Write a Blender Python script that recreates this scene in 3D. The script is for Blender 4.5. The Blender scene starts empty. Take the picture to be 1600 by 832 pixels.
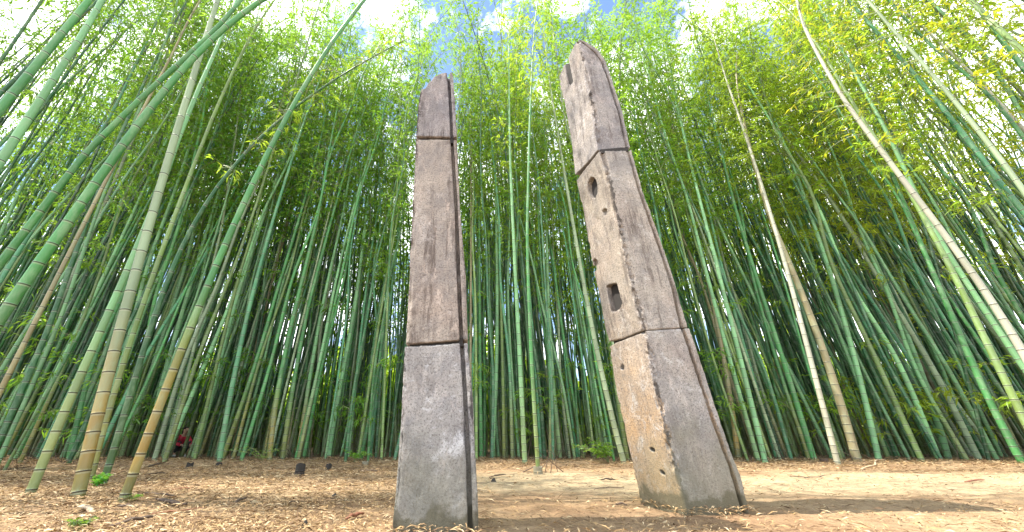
import bpy, bmesh, math, random
import numpy as np
from mathutils import Vector, Matrix, noise

SC = bpy.context.scene
COL = SC.collection
R = math.radians

# ------------------------------------------------------------------ camera
F, PX, PY, PITCH, CAMZ = 565.0, 730.0, 416.0, R(25.87), 0.5
cd = bpy.data.cameras.new('camera'); cam = bpy.data.objects.new('camera', cd); COL.objects.link(cam)
cd.sensor_width = 36; cd.lens = F / 1600 * 36; cd.shift_x = (800 - PX) / 1600
cd.clip_start = 0.05; cd.clip_end = 2000
cam.location = (0, 0, CAMZ); cam.rotation_euler = (R(90) + PITCH, 0, 0)
SC.camera = cam

# ------------------------------------------------------------------ light
SUN_EL, SUN_AZ = R(64), R(-95)            # azimuth measured from +Y towards +X: the sun stands to the left
sd = Vector((math.sin(SUN_AZ) * math.cos(SUN_EL), math.cos(SUN_AZ) * math.cos(SUN_EL), math.sin(SUN_EL)))
ld = bpy.data.lights.new('sun', 'SUN'); lo = bpy.data.objects.new('sun', ld); COL.objects.link(lo)
ld.energy = 5.0; ld.angle = R(0.6); ld.color = (1.0, 0.93, 0.82)
lo.location = sd * 60; lo.rotation_euler = sd.to_track_quat('Z', 'Y').to_euler()
W = bpy.data.worlds.new('World'); SC.world = W; W.use_nodes = True
nt = W.node_tree; nt.nodes.clear()
wo = nt.nodes.new('ShaderNodeOutputWorld'); bg = nt.nodes.new('ShaderNodeBackground')
sky = nt.nodes.new('ShaderNodeTexSky'); sky.sky_type = 'NISHITA'; sky.sun_disc = False
sky.sun_elevation = SUN_EL; sky.sun_rotation = SUN_AZ; sky.air_density = 1.0; sky.dust_density = 0.2; sky.ozone_density = 2.0
tc = nt.nodes.new('ShaderNodeTexCoord'); mp = nt.nodes.new('ShaderNodeMapping')
mp.inputs['Scale'].default_value = (1.6, 1.6, 2.4); mp.inputs['Location'].default_value = (0.35, 0.1, 0.4)
nz = nt.nodes.new('ShaderNodeTexNoise'); nz.inputs['Scale'].default_value = 2.3; nz.inputs['Detail'].default_value = 7; nz.inputs['Roughness'].default_value = 0.6
rp = nt.nodes.new('ShaderNodeValToRGB'); rp.color_ramp.elements[0].position = 0.45; rp.color_ramp.elements[1].position = 0.57
mx = nt.nodes.new('ShaderNodeMix'); mx.data_type = 'RGBA'; mx.inputs[7].default_value = (13.0, 13.3, 13.6, 1)
nt.links.new(tc.outputs['Generated'], mp.inputs[0]); nt.links.new(mp.outputs[0], nz.inputs['Vector'])
nt.links.new(nz.outputs['Fac'], rp.inputs[0]); nt.links.new(rp.outputs[0], mx.inputs[0])
nt.links.new(sky.outputs[0], mx.inputs[6]); nt.links.new(mx.outputs[2], bg.inputs[0]); nt.links.new(bg.outputs[0], wo.inputs[0])
bg.inputs[1].default_value = 0.15
SC.view_settings.view_transform = 'Standard'; SC.view_settings.look = 'None'
SC.view_settings.exposure = 1.25; SC.view_settings.gamma = 1.0; SC.view_settings.use_curve_mapping = False
SC.cycles.max_bounces = 10; SC.cycles.diffuse_bounces = 8; SC.cycles.transmission_bounces = 8; SC.cycles.glossy_bounces = 3
SC.cycles.use_denoising = True

# ------------------------------------------------------------------ helpers
def ray(u, v):
    a = (u - PX) / F; b = (PY - v) / F
    return Vector((a, math.cos(PITCH) - b * math.sin(PITCH), math.sin(PITCH) + b * math.cos(PITCH)))
C0 = Vector((0, 0, CAMZ))
def ground(u, v, z=0.0):
    d = ray(u, v); return C0 + d * ((z - CAMZ) / d.z)
def at_y(u, v, y):
    d = ray(u, v); return C0 + d * (y / d.y)
def at_plane(u, v, p, n):
    d = ray(u, v); return C0 + d * ((p - C0).dot(n) / d.dot(n))
def project(p):
    q = p - C0; z = q.y * math.cos(PITCH) + q.z * math.sin(PITCH)
    return PX + F * q.x / z, PY - F * (-q.y * math.sin(PITCH) + q.z * math.cos(PITCH)) / z, z

def link(o, parent=None):
    COL.objects.link(o)
    if parent: o.parent = parent
    return o
def tag(o, label=None, cat=None, group=None, kind=None):
    if label: o['label'] = label
    if cat: o['category'] = cat
    if group: o['group'] = group
    if kind: o['kind'] = kind
    return o
def empty(name, loc, rot=(0, 0, 0)):
    e = bpy.data.objects.new(name, None); link(e); e.location = loc; e.rotation_euler = rot
    e.empty_display_size = 0.2
    return e
def np_mesh(name, verts, faces, attrs=None, mats=(), matidx=None, smooth=True):
    """faces: (n,4) or (n,3) int array"""
    me = bpy.data.meshes.new(name)
    verts = np.asarray(verts, dtype=np.float32); faces = np.asarray(faces, dtype=np.int32)
    k = faces.shape[1]
    me.vertices.add(len(verts)); me.vertices.foreach_set('co', verts.ravel())
    me.loops.add(faces.size); me.loops.foreach_set('vertex_index', faces.ravel())
    me.polygons.add(len(faces)); me.polygons.foreach_set('loop_start', np.arange(0, faces.size, k, dtype=np.int32))
    me.polygons.foreach_set('loop_total', np.full(len(faces), k, dtype=np.int32))
    for m in mats: me.materials.append(m)
    if matidx is not None: me.polygons.foreach_set('material_index', np.asarray(matidx, dtype=np.int32))
    me.polygons.foreach_set('use_smooth', np.full(len(faces), smooth, dtype=bool))
    for n, a in (attrs or {}).items():
        a = np.asarray(a, dtype=np.float32)
        if a.ndim == 1:
            at = me.attributes.new(n, 'FLOAT', 'POINT'); at.data.foreach_set('value', a)
        else:
            at = me.attributes.new(n, 'FLOAT_COLOR', 'POINT')
            at.data.foreach_set('color', np.concatenate([a, np.ones((len(a), 1), np.float32)], 1).ravel())
    me.update(calc_edges=True)
    return me

# ------------------------------------------------------------------ materials
class N:
    def __init__(s, name):
        s.m = bpy.data.materials.new(name); s.m.use_nodes = True; s.t = s.m.node_tree; s.t.nodes.clear()
        s.out = s.n('ShaderNodeOutputMaterial')
    def n(s, typ, **kw):
        x = s.t.nodes.new(typ)
        for k, v in kw.items(): setattr(x, k, v)
        return x
    def l(s, a, b): s.t.links.new(a, b)
    def put(s, sock, v):
        if isinstance(v, bpy.types.NodeSocket): s.l(v, sock)
        else: sock.default_value = v
    def mix(s, f, a, b, mode='MIX'):
        x = s.n('ShaderNodeMix', data_type='RGBA', blend_type=mode)
        for i, v in ((0, f), (6, a), (7, b)):
            if isinstance(v, tuple) and len(v) == 3: v = v + (1,)
            s.put(x.inputs[i], v)
        return x.outputs[2]
    def math(s, op, a, b=0.0, c=0.0, clamp=False):
        x = s.n('ShaderNodeMath', operation=op, use_clamp=clamp)
        s.put(x.inputs[0], a); s.put(x.inputs[1], b); s.put(x.inputs[2], c)
        return x.outputs[0]
    def ramp(s, f, a, b, lo=0.0, hi=1.0):
        x = s.n('ShaderNodeMapRange', interpolation_type='SMOOTHSTEP')
        s.put(x.inputs[0], f); x.inputs[1].default_value = a; x.inputs[2].default_value = b
        x.inputs[3].default_value = lo; x.inputs[4].default_value = hi
        return x.outputs[0]
    def noise(s, scale, detail=4, rough=0.55, vec=None, stretch=None, coord='Object', dist=0.0, loc=(0, 0, 0)):
        if vec is None: vec = s.n('ShaderNodeTexCoord').outputs[coord]
        m = s.n('ShaderNodeMapping'); s.l(vec, m.inputs[0]); m.inputs['Scale'].default_value = stretch or (1, 1, 1); m.inputs['Location'].default_value = loc
        x = s.n('ShaderNodeTexNoise'); s.l(m.outputs[0], x.inputs['Vector'])
        x.inputs['Scale'].default_value = scale; x.inputs['Detail'].default_value = detail; x.inputs['Roughness'].default_value = rough; x.inputs['Distortion'].default_value = dist
        return x.outputs['Fac']
    def attr(s, name, out='Fac'):
        return s.n('ShaderNodeAttribute', attribute_name=name).outputs[out]
    def bsdf(s, col, rough=0.6, bump=None, bstr=0.3, bdist=0.02, spec=0.5):
        p = s.n('ShaderNodeBsdfPrincipled'); s.put(p.inputs['Base Color'], col if not (isinstance(col, tuple) and len(col) == 3) else col + (1,))
        s.put(p.inputs['Roughness'], rough); p.inputs['Specular IOR Level'].default_value = spec
        if bump is not None:
            b = s.n('ShaderNodeBump'); b.inputs['Strength'].default_value = bstr; b.inputs['Distance'].default_value = bdist
            s.l(bump, b.inputs['Height']); s.l(b.outputs[0], p.inputs['Normal'])
        s.l(p.outputs[0], s.out.inputs[0]); return p
def simple(name, col, rough=0.7, var=0.25, scale=8, bump=0.2):
    a = N(name); f = a.noise(scale, 5)
    c = a.mix(f, tuple(x * (1 - var) for x in col), tuple(min(1, x * (1 + var)) for x in col))
    a.bsdf(c, rough, f, bump); return a.m

def culm_material(name, per_vertex):
    a = N(name)
    if per_vertex:
        tint = a.attr('tint', 'Color'); och = 0.25
    else:
        oi = a.n('ShaderNodeObjectInfo'); tint = oi.outputs['Color']; och = oi.outputs['Alpha']
    hgt, ring, seg = a.attr('hgt'), a.attr('ring'), a.attr('seg')
    # old culms turn ochre towards their foot
    f = a.math('MULTIPLY', a.ramp(hgt, 0.5, 2.3, 1, 0), och)
    c = a.mix(f, tint, (0.31, 0.205, 0.05))
    c = a.mix(a.math('MULTIPLY', a.ramp(hgt, 0.12, 0.5, 0.6, 0), och), c, (0.09, 0.12, 0.04))
    mott = a.noise(9, 5, 0.65, stretch=(1, 1, 0.35))
    c = a.mix(a.ramp(mott, 0.42, 0.7, 0, 0.40), c, (0.28, 0.38, 0.24))
    dark = a.noise(3.1, 4, 0.6, stretch=(1, 1, 0.2))
    c = a.mix(a.ramp(dark, 0.5, 0.75, 0, 0.5), c, a.mix(0.55, c, (0.01, 0.03, 0.012)))
    hsv = a.n('ShaderNodeHueSaturation'); a.l(c, hsv.inputs['Color']); a.l(a.ramp(seg, 0, 1, 0.84, 1.12), hsv.inputs['Value'])
    c = hsv.outputs[0]
    c = a.mix(a.math('MULTIPLY', a.ramp(ring, 0.12, 0.5, 0, 0.38), a.ramp(ring, 0.55, 0.62, 1, 0)), c, (0.52, 0.58, 0.47))   # waxy bloom beside the node
    c = a.mix(a.ramp(ring, 0.62, 0.95, 0, 0.9), c, (0.035, 0.03, 0.02))    # sheath scar
    a.bsdf(c, a.ramp(mott, 0.3, 0.7, 0.34, 0.62), spec=0.4)
    return a.m
def leaf_material(name, per_vertex):
    a = N(name)
    tint = a.attr('tint', 'Color') if per_vertex else a.n('ShaderNodeObjectInfo').outputs['Color']
    tone = a.attr('tone')
    hsv = a.n('ShaderNodeHueSaturation'); a.l(tint, hsv.inputs['Color'])
    a.l(a.ramp(tone, 0, 1, 0.52, 0.475), hsv.inputs['Hue']); a.l(a.ramp(a.attr('tone2'), 0, 1, 0.75, 1.65), hsv.inputs['Value'])
    c = hsv.outputs[0]
    d = a.n('ShaderNodeBsdfPrincipled'); a.l(c, d.inputs['Base Color']); d.inputs['Roughness'].default_value = 0.42
    t = a.n('ShaderNodeBsdfTranslucent')
    a.l(a.mix(0.5, c, (0.46, 0.66, 0.04)), t.inputs['Color'])
    m = a.n('ShaderNodeMixShader'); m.inputs[0].default_value = 0.58
    a.l(d.outputs[0], m.inputs[1]); a.l(t.outputs[0], m.inputs[2]); a.l(m.outputs[0], a.out.inputs[0])
    return a.m
M_CULM, M_CULM_V = culm_material('bamboo_culm', False), culm_material('bamboo_culm_far', True)
M_LEAF, M_LEAF_V = leaf_material('bamboo_leaf', False), leaf_material('bamboo_leaf_far', True)
M_TWIG = simple('twig', (0.20, 0.22, 0.10), 0.6)
M_STICK = simple('dead_stick', (0.09, 0.06, 0.042), 0.85, 0.5, 20)
M_STUMP = simple('charred_stump', (0.03, 0.026, 0.022), 0.9, 0.5, 15)

def ground_material():
    a = N('earth')
    g = a.n('ShaderNodeNewGeometry').outputs['Position']
    n1 = a.noise(0.55, 6, 0.6, vec=g); n2 = a.noise(6, 6, 0.7, vec=g); n3 = a.noise(38, 4, 0.7, vec=g); n4 = a.noise(120, 3, 0.7, vec=g)
    c = a.mix(a.ramp(n1, 0.35, 0.65), (0.27, 0.17, 0.095), (0.39, 0.28, 0.165))
    sx = a.n('ShaderNodeSeparateXYZ'); a.l(g, sx.inputs[0])
    # a trodden band of pale bare sand in front of the grove
    wob = a.math('MULTIPLY', a.math('SUBTRACT', a.noise(0.7, 4, vec=g, loc=(3, 1, 0)), 0.5), 3.0)
    yy = a.math('ADD', sx.outputs['Y'], wob)
    band = a.math('MULTIPLY', a.ramp(yy, 3.6, 5.0), a.ramp(yy, 6.6, 7.6, 1, 0))
    band = a.math('MULTIPLY', band, a.ramp(sx.outputs['X'], -1.2, 0.6))
    c = a.mix(a.math('MULTIPLY', band, 0.85), c, (0.47, 0.375, 0.235))
    c = a.mix(a.ramp(n2, 0.42, 0.72, 0, 0.5), c, (0.13, 0.07, 0.035))
    c = a.mix(a.ramp(a.noise(19, 6, 0.75, vec=g, loc=(7, 7, 0)), 0.5, 0.62, 0, 0.6), c, (0.15, 0.095, 0.055))
    c = a.mix(a.ramp(n3, 0.52, 0.7, 0, 0.55), c, (0.46, 0.34, 0.19))
    c = a.mix(a.ramp(n4, 0.52, 0.68, 0, 0.7), c, (0.10, 0.06, 0.035))
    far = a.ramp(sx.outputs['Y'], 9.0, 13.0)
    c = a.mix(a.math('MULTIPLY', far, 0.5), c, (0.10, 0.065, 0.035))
    h = a.math('ADD', a.math('MULTIPLY', n2, 0.5), a.math('ADD', a.math('MULTIPLY', n3, 0.35), a.math('MULTIPLY', n4, 0.2)))
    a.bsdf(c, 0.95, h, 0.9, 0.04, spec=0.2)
    return a.m

# ------------------------------------------------------------------ ground
def gz(x, y):
    """height of the ground"""
    h = 0.035 * noise.noise((x * 0.5, y * 0.5, 0)) + 0.018 * noise.noise((x * 1.9, y * 1.9, 4)) 
    e = min(1, max(0, (y - 7.6) / 2.2)); h += 0.06 * e * e * (3 - 2 * e) * (1 + 0.9 * noise.noise((x * 0.9, y * 0.9, 9)))
    l = min(1, max(0, (-x - 2.2) / 2.5)); h += 0.015 * l * (1 + noise.noise((x * 1.3, y * 1.3, 2)))
    near = min(1, max(0, 1 - (math.hypot(x, y) - 3.6) / 2.0)); h *= (1 - 0.85 * near)
    return h
def axis(lo, hi, a, b, fine, grow):
    c = list(np.arange(a, b + fine, fine)); s = fine
    x = a
    while x > lo: s *= grow; x -= s; c.insert(0, x)
    s = fine; x = c[-1]
    while x < hi: s *= grow; x += s; c.append(x)
    return c
xs = axis(-300, 300, -11, 13, 0.09, 1.25); ys = axis(-200, 400, 1.6, 12, 0.07, 1.25)
gv = [(x, y, gz(x, y) + (0.012 * noise.noise((x * 7, y * 7, 1)) if abs(x) < 13 and 0 < y < 13 else 0)) for y in ys for x in xs]
nx_, ny_ = len(xs), len(ys)
i, j = np.meshgrid(np.arange(nx_ - 1), np.arange(ny_ - 1)); b0 = (j * nx_ + i).ravel()
gf = np.stack([b0, b0 + 1, b0 + 1 + nx_, b0 + nx_], 1)
tag(link(bpy.data.objects.new('ground', np_mesh('ground', gv, gf, mats=[ground_material()]))), kind='structure')

# ------------------------------------------------------------------ stone pillars
def stone_material(name, warm, lines, streak=0.75, lich=0.7, tone=1.0):
    a = N(name)
    st = a.noise(8, 9, 0.72, stretch=(1.6, 1.6, 0.13)); bl = a.noise(2.6, 8, 0.7, dist=0.5); fi = a.noise(70, 5, 0.8); gr = a.noise(210, 2, 0.7)
    pk = a.noise(1.5, 6, 0.65, loc=(5, 2, 7))
    c = a.mix(a.ramp(bl, 0.36, 0.64), (0.36, 0.34, 0.31), (0.22, 0.215, 0.215))
    c = a.mix(a.ramp(pk, 0.5, 0.68, 0, 0.4), c, (0.35, 0.285, 0.245))
    if warm:
        nn = a.n('ShaderNodeVectorMath', operation='DOT_PRODUCT'); a.l(a.n('ShaderNodeNewGeometry').outputs['True Normal'], nn.inputs[0]); nn.inputs[1].default_value = WARM_DIR
        side = a.ramp(nn.outputs['Value'], 0.45, 0.75)          # iron-stained flank
        zz = a.n('ShaderNodeSeparateXYZ'); a.l(a.n('ShaderNodeNewGeometry').outputs['Position'], zz.inputs[0])
        k = a.math('MULTIPLY', side, a.ramp(a.math('ADD', zz.outputs['Z'], a.noise(2, 5, loc=(2, 2, 2))), 0.9, 2.2, 0.9, 0.12))
        c = a.mix(k, c, a.mix(a.ramp(bl, 0.35, 0.65), (0.44, 0.27, 0.12), (0.36, 0.27, 0.18)))
    c = a.mix(a.math('MULTIPLY', a.ramp(st, 0.47, 0.60, 0, streak), a.ramp(a.noise(3.3, 5, 0.6, loc=(6, 6, 1)), 0.38, 0.58, 0.15, 1)), c, (0.085, 0.07, 0.065))
    c = a.mix(a.ramp(a.noise(9, 9, 0.8, stretch=(1.2, 1.2, 0.5), loc=(4, 4, 4)), 0.52, 0.66, 0, 0.65), c, (0.52, 0.47, 0.43))
    c = a.mix(a.ramp(a.noise(6, 9, 0.8, loc=(8, 1, 2), dist=0.6), 0.53, 0.66, 0, lich), c, (0.50, 0.50, 0.50))     # pale lichen
    c = a.mix(a.ramp(a.noise(6, 9, 0.8, loc=(1, 5, 2)), 0.56, 0.70, 0, 0.7), c, (0.12, 0.11, 0.10))       # dark lichen
    c = a.mix(a.ramp(fi, 0.50, 0.60, 0, 0.75), c, (0.09, 0.08, 0.075))
    c = a.mix(a.ramp(gr, 0.55, 0.72, 0, 0.45), c, (0.58, 0.54, 0.50))
    for p0, dr, wd_ in lines:             # black crust along the broken arrises
        sb = a.n('ShaderNodeVectorMath', operation='SUBTRACT'); a.l(a.n('ShaderNodeNewGeometry').outputs['Position'], sb.inputs[0]); sb.inputs[1].default_value = p0
        cr = a.n('ShaderNodeVectorMath', operation='CROSS_PRODUCT'); a.l(sb.outputs[0], cr.inputs[0]); cr.inputs[1].default_value = dr
        ln = a.n('ShaderNodeVectorMath', operation='LENGTH'); a.l(cr.outputs[0], ln.inputs[0])
        dd = a.math('ADD', ln.outputs['Value'], a.math('MULTIPLY', a.math('SUBTRACT', a.noise(9, 6, 0.75, loc=(3, 3, 3)), 0.5), wd_ * 6))
        c = a.mix(a.ramp(dd, wd_ * 0.3, wd_, 0.85, 0), c, (0.045, 0.04, 0.036))
    z = a.n('ShaderNodeSeparateXYZ'); a.l(a.n('ShaderNodeNewGeometry').outputs['Position'], z.inputs[0])
    foot = a.math('ADD', z.outputs['Z'], a.math('MULTIPLY', a.noise(7, 6, 0.6), 0.40))
    c = a.mix(a.ramp(foot, 0.275, 0.345, 0.92, 0), c, (0.04, 0.028, 0.018))                       # damp, soil-stained foot
    gs = a.math('ADD', z.outputs['Z'], a.math('MULTIPLY', a.noise(3, 5, loc=(2, 7, 7)), 1.2))
    c = a.mix(a.ramp(gs, 0.75, 1.4, 0.55, 0), c, (0.17, 0.165, 0.11))                              # algae above it
    hs_ = a.n('ShaderNodeHueSaturation'); a.l(c, hs_.inputs['Color']); hs_.inputs['Value'].default_value = tone; c = a.mix(1.0, hs_.outputs[0], a.n('ShaderNodeObjectInfo').outputs['Color'], 'MULTIPLY')
    h = a.math('ADD', a.math('MULTIPLY', fi, 0.6), a.math('ADD', a.math('MULTIPLY', a.noise(18, 8, 0.8), 1.0), a.math('MULTIPLY', gr, 0.3)))
    a.bsdf(c, 0.9, h, 0.85, 0.014, spec=0.25)
    return a.m
_A, _D = ground(1073.5, 806), ground(997.5, 788)
_d = (_D - _A).normalized(); WARM_DIR = (-_d.y, _d.x, 0)
def seam(p, q, w): return (tuple(p), tuple((q - p).normalized()), w)
_yf = ground(680, 838).y
SEAM_L = [seam(at_y(611, 832, _yf), at_y(654, 144, _yf), 0.022), seam(at_y(749, 832, _yf), at_y(709, 112, _yf), 0.012)]
_nf = (ground(1172, 803) - _A).normalized(); _nf = Vector((_nf.y, -_nf.x, 0))
SEAM_R = [seam(_A, at_plane(902, 60, _A, _nf), 0.028)]
M_STONE_A, M_STONE_B = stone_material('streaked_granite', False, SEAM_L, 0.95, 0.5, 1.05), stone_material('warm_weathered_granite', True, SEAM_R, 0.8, 0.55, 1.05)
M_STONE_C, M_STONE_D = stone_material('lichened_granite', False, SEAM_L, 0.35, 0.9, 1.0), stone_material('warm_lichened_granite', True, SEAM_R, 0.4, 0.75, 1.05)
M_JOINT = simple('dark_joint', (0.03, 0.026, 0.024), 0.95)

def prism(bm, poly, vec):
    """closed prism of a world polygon pushed along vec"""
    a = [bm.verts.new(p) for p in poly]; b = [bm.verts.new(p + vec) for p in poly]; n = len(a)
    bm.faces.new(a); bm.faces.new(b[::-1])
    for k in range(n): bm.faces.new((a[k], b[k], b[(k + 1) % n], a[(k + 1) % n]))
def prism_obj(poly, vec, start=None):
    bm = bmesh.new(); prism(bm, [p + (start or Vector()) for p in poly], vec)
    bmesh.ops.recalc_face_normals(bm, faces=bm.faces); bmesh.ops.triangulate(bm, faces=[f for f in bm.faces if len(f.verts) > 4])
    me = bpy.data.meshes.new('tmp'); bm.to_mesh(me); bm.free()
    return link(bpy.data.objects.new('tmp', me))
def baked(o):
    dg = bpy.context.evaluated_depsgraph_get(); return bpy.data.meshes.new_from_object(o.evaluated_get(dg))
def boolean(o, cutter, op):
    m = o.modifiers.new('b', 'BOOLEAN'); m.operation = op; m.solver = 'EXACT'; m.object = cutter
    me = baked(o); o.modifiers.clear(); old = o.data; o.data = me; bpy.data.meshes.remove(old)
    d = cutter.data; bpy.data.objects.remove(cutter); bpy.data.meshes.remove(d)
def carve(o, name, mat, parent, seed, voxel=0.008, chips=1.0, rims=()):
    m = o.modifiers.new('r', 'REMESH'); m.mode = 'VOXEL'; m.voxel_size = voxel
    me = baked(o); o.modifiers.clear(); o.data = me
    n = len(me.vertices); co = np.empty(n * 3, np.float32); me.vertices.foreach_get('co', co); co = co.reshape(-1, 3)
    no = np.empty(n * 3, np.float32); me.vertices.foreach_get('normal', no); no = no.reshape(-1, 3)
    for k in range(n):
        p = Vector(co[k]); q = p + Vector((seed * 7.3, 0, 0))
        d = 0.0012 * noise.fractal(q * 9, 1.0, 2.0, 3) + 0.0016 * noise.noise(Vector((q.x * 22, q.y * 22, q.z * 7)))
        nn = no[k]; edge = 1 - max(abs(nn.dot(ax)) for ax in AXES)       # corners and rims spall first
        c = noise.fractal(Vector((q.x * 5.5, q.y * 5.5, q.z * 3.0)), 0.9, 2.1, 4)
        c2 = noise.fractal(Vector((q.x * 14, q.y * 14, q.z * 9)), 0.9, 2.1, 4)
        d -= chips * (0.012 * max(0, c - 0.5) + min(0.3, edge) * (0.045 * max(0, c - 0.05) + 0.05 * max(0, c2 - 0.12)))
        for rp_, rd, rw, ra in rims:
            ds = (p - rp_).cross(rd).length
            if ds < rw: d -= ra * (1 - ds / rw) ** 0.7 * (0.8 * max(0, c2 - 0.05) + 0.8 * max(0, c + 0.05))
        co[k] += nn * d
    me.vertices.foreach_set('co', co.ravel()); me.update()
    me.polygons.foreach_set('use_smooth', np.ones(len(me.polygons), bool))
    me.materials.clear(); me.materials.append(mat)
    o.color = (*{1: (0.97, 0.98, 1.02), 2: (0.96, 0.88, 0.82), 3: (0.76, 0.73, 0.77), 4: (1.06, 1.03, 1.0), 5: (1.04, 0.99, 0.93), 6: (0.96, 0.94, 0.96)}[seed], 1)
    o.name = name; me.name = name; o.parent = parent
    return o
def jag(pts, amp, seed, step=0.05):
    """subdivide an open world polyline and roughen it (a broken rim)"""
    out = []
    rnd = random.Random(seed)
    for a, b in zip(pts[:-1], pts[1:]):
        n = max(1, int((b - a).length / step))
        for k in range(n):
            p = a.lerp(b, k / n)
            if k: p = p + Vector((rnd.uniform(-amp, amp), 0, rnd.uniform(-amp, amp)))
            out.append(p)
    return out + [pts[-1]]

# ---- left pillar: front face in the plane Y = const
LP_BASE = ground(680, 838)
yf = LP_BASE.y
AXES = [np.array(v, np.float32) for v in ((1, 0, 0), (0, 1, 0), (0, 0, 1))]
P = lambda u, v, y=yf: at_y(u, v, y)
pil = tag(empty('stone_pillar', (LP_BASE.x, yf + 0.22, 0)), 'upright grey weathered stone pillar of three blocks with a slanted broken top, left of the two', 'stone pillar', 'pair of stone flagpole supports')
DEP = Vector((0, 0.46, 0))
def lp_block(name, left, right, groove, seed, top=None):
    """left/right/groove: image points from bottom to top"""
    L = [P(*q) for q in left]; Rr = [P(*q) for q in right]; G = [P(*q) for q in groove]
    T = jag([L[-1]] + [P(*q) for q in top] + [G[-1]], 0.006, seed) if top else [L[-1], G[-1]]
    g = Vector((0.014, 0, 0))
    bm = bmesh.new()
    prism(bm, L[:-1] + T[:-1] + [p - g for p in G[::-1]], DEP)                    # field
    prism(bm, [p + g for p in G] + Rr[::-1], DEP)                                 # raised border strip on the right
    prism(bm, [p + Vector((0.02, 0.07, 0)) for p in L[:-1]] + [p + Vector((0.0, 0.07, -0.004)) for p in T] + [Rr[-1] + Vector((-0.02, 0.07, -0.004)), Rr[0] + Vector((-0.02, 0.07, 0.0))], DEP * 0.8)
    bmesh.ops.recalc_face_normals(bm, faces=bm.faces); bmesh.ops.triangulate(bm, faces=[f for f in bm.faces if len(f.verts) > 4])
    me = bpy.data.meshes.new(name); bm.to_mesh(me); bm.free()
    return carve(link(bpy.data.objects.new(name, me)), name, M_STONE_C if seed == 1 else M_STONE_A, pil, seed, rims=[(L[0], (L[-1] - L[0]).normalized(), 0.035, 0.05), (Rr[0], (Rr[-1] - Rr[0]).normalized(), 0.03, 0.03)])
pil_inv = Matrix.Translation(-Vector(pil.location))
parts = [
 lp_block('base_block', [(610.5, 850), (612, 832), (617, 769), (625, 663), (632.5, 542.5)], [(749, 850), (748, 832), (747, 778), (742, 701), (739, 620), (731, 536)],
          [(736, 850), (735, 832), (732, 730), (726.5, 615), (721.5, 536.5)], 1),
 lp_block('shaft_block', [(633, 538.5), (639, 432), (644, 329), (649.5, 217.5)], [(731, 531), (728, 432), (719, 329), (714, 218.5)],
          [(721, 532), (716.5, 432), (713, 329), (706, 218.5)], 2),
 lp_block('top_block', [(650, 213), (655, 144)], [(714, 214.5), (711, 160), (707.5, 112)],
          [(706, 214.5), (703.5, 160), (700.5, 113)], 3, top=[(659, 139), (664, 138), (668, 131), (674, 126), (678, 120), (688, 115)]),
]
for u0, u1, v0, v1 in ((633, 730, 547, 526), (650, 713, 219, 212)):
    y2 = yf + 0.05
    q = [at_y(u0, v0, yf), at_y(u1, v0 - 7 if v0 > 300 else v0 + 1, yf), at_y(u1, v1, yf), at_y(u0, v1 + (8 if v0 > 300 else 0), yf)]
    q = [p + Vector(((0.03 if k in (0, 3) else -0.03), 0.03, 0)) for k, p in enumerate(q)]
    o = prism_obj(q, DEP * 0.82); o.name = 'joint'; o.data.materials.append(M_JOINT); o.parent = pil; parts.append(o)
for o in parts: o.matrix_parent_inverse = pil_inv

# ---- right pillar: left face and front face both seen
A0, B0, D0 = ground(1073.5, 806), ground(1172, 803), ground(997.5, 788)
print('LP', LP_BASE, 'A0', A0, 'B0', B0, 'D0', D0)
wdir = (B0 - A0).normalized(); nF = Vector((wdir.y, -wdir.x, 0)).normalized()
Atop = at_plane(902, 60, A0, nF)
nS = (Atop - A0).cross(D0 - A0).normalized()
ddir = (D0 - A0).normalized()
print('w', (B0 - A0).length, 'd', (D0 - A0).length, 'dot', wdir.dot(ddir), 'top', Atop)
PF = lambda u, v: at_plane(u, v, A0, nF)
PS = lambda u, v: at_plane(u, v, A0, nS)
AXES = [np.array(v, np.float32) for v in (nF, nS, wdir, ddir, (0, 0, 1))]
pil2 = tag(empty('stone_pillar', (A0 + D0 + B0) / 3), 'leaning-looking warm brown stone pillar with a round hole and a square hole in its side, right of the two', 'stone pillar', 'pair of stone flagpole supports')
pil2.location.z = 0
def rp_block(name, fl, fr, fg, sl, seed, ftop=None, stop=None, fs=None):
    """fl/fr/fg: image points up the near corner, right edge, groove; sl: up the far left edge"""
    L = [PF(*q) for q in fl]; Rr = [PF(*q) for q in fr]; G = [PF(*q) for q in fg]
    D = [PS(*q) for q in sl]; A = [PS(*q) for q in (fs or fl)]
    depth = ddir * 0.75
    g = wdir * 0.015
    far = -wdir * 0.12
    # front silhouette: extruded through the depth (widened on the left, the side outline trims it)
    FT = [PF(*q) for q in ftop] if ftop else []
    bm = bmesh.new()
    prism(bm, L + FT + [p - g for p in G[::-1]], depth)
    prism(bm, [p + g for p in G] + Rr[::-1], depth)
    ins = -wdir * 0.02 + ddir * 0.06
    prism(bm, [p + ddir * 0.06 + wdir * 0.02 for p in L] + [p + ins for p in FT] + [p + ins for p in Rr[::-1]], depth * 0.9)
    bmesh.ops.recalc_face_normals(bm, faces=bm.faces); bmesh.ops.triangulate(bm, faces=[f for f in bm.faces if len(f.verts) > 4])
    me = bpy.data.meshes.new(name); bm.to_mesh(me); bm.free(); o = link(bpy.data.objects.new(name, me))
    m = o.modifiers.new('r', 'REMESH'); m.mode = 'VOXEL'; m.voxel_size = 0.008; me = baked(o); o.modifiers.clear(); o.data = me
    ST = [PS(*q) for q in stop] if stop else []
    side = [p - ddir * 0.01 if k < 99 else p for k, p in enumerate(A)] + ST + D[::-1]
    cut = prism_obj(side, wdir * 1.3, -wdir * 0.35)
    boolean(o, cut, 'INTERSECT')
    return o
blocks = []
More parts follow.
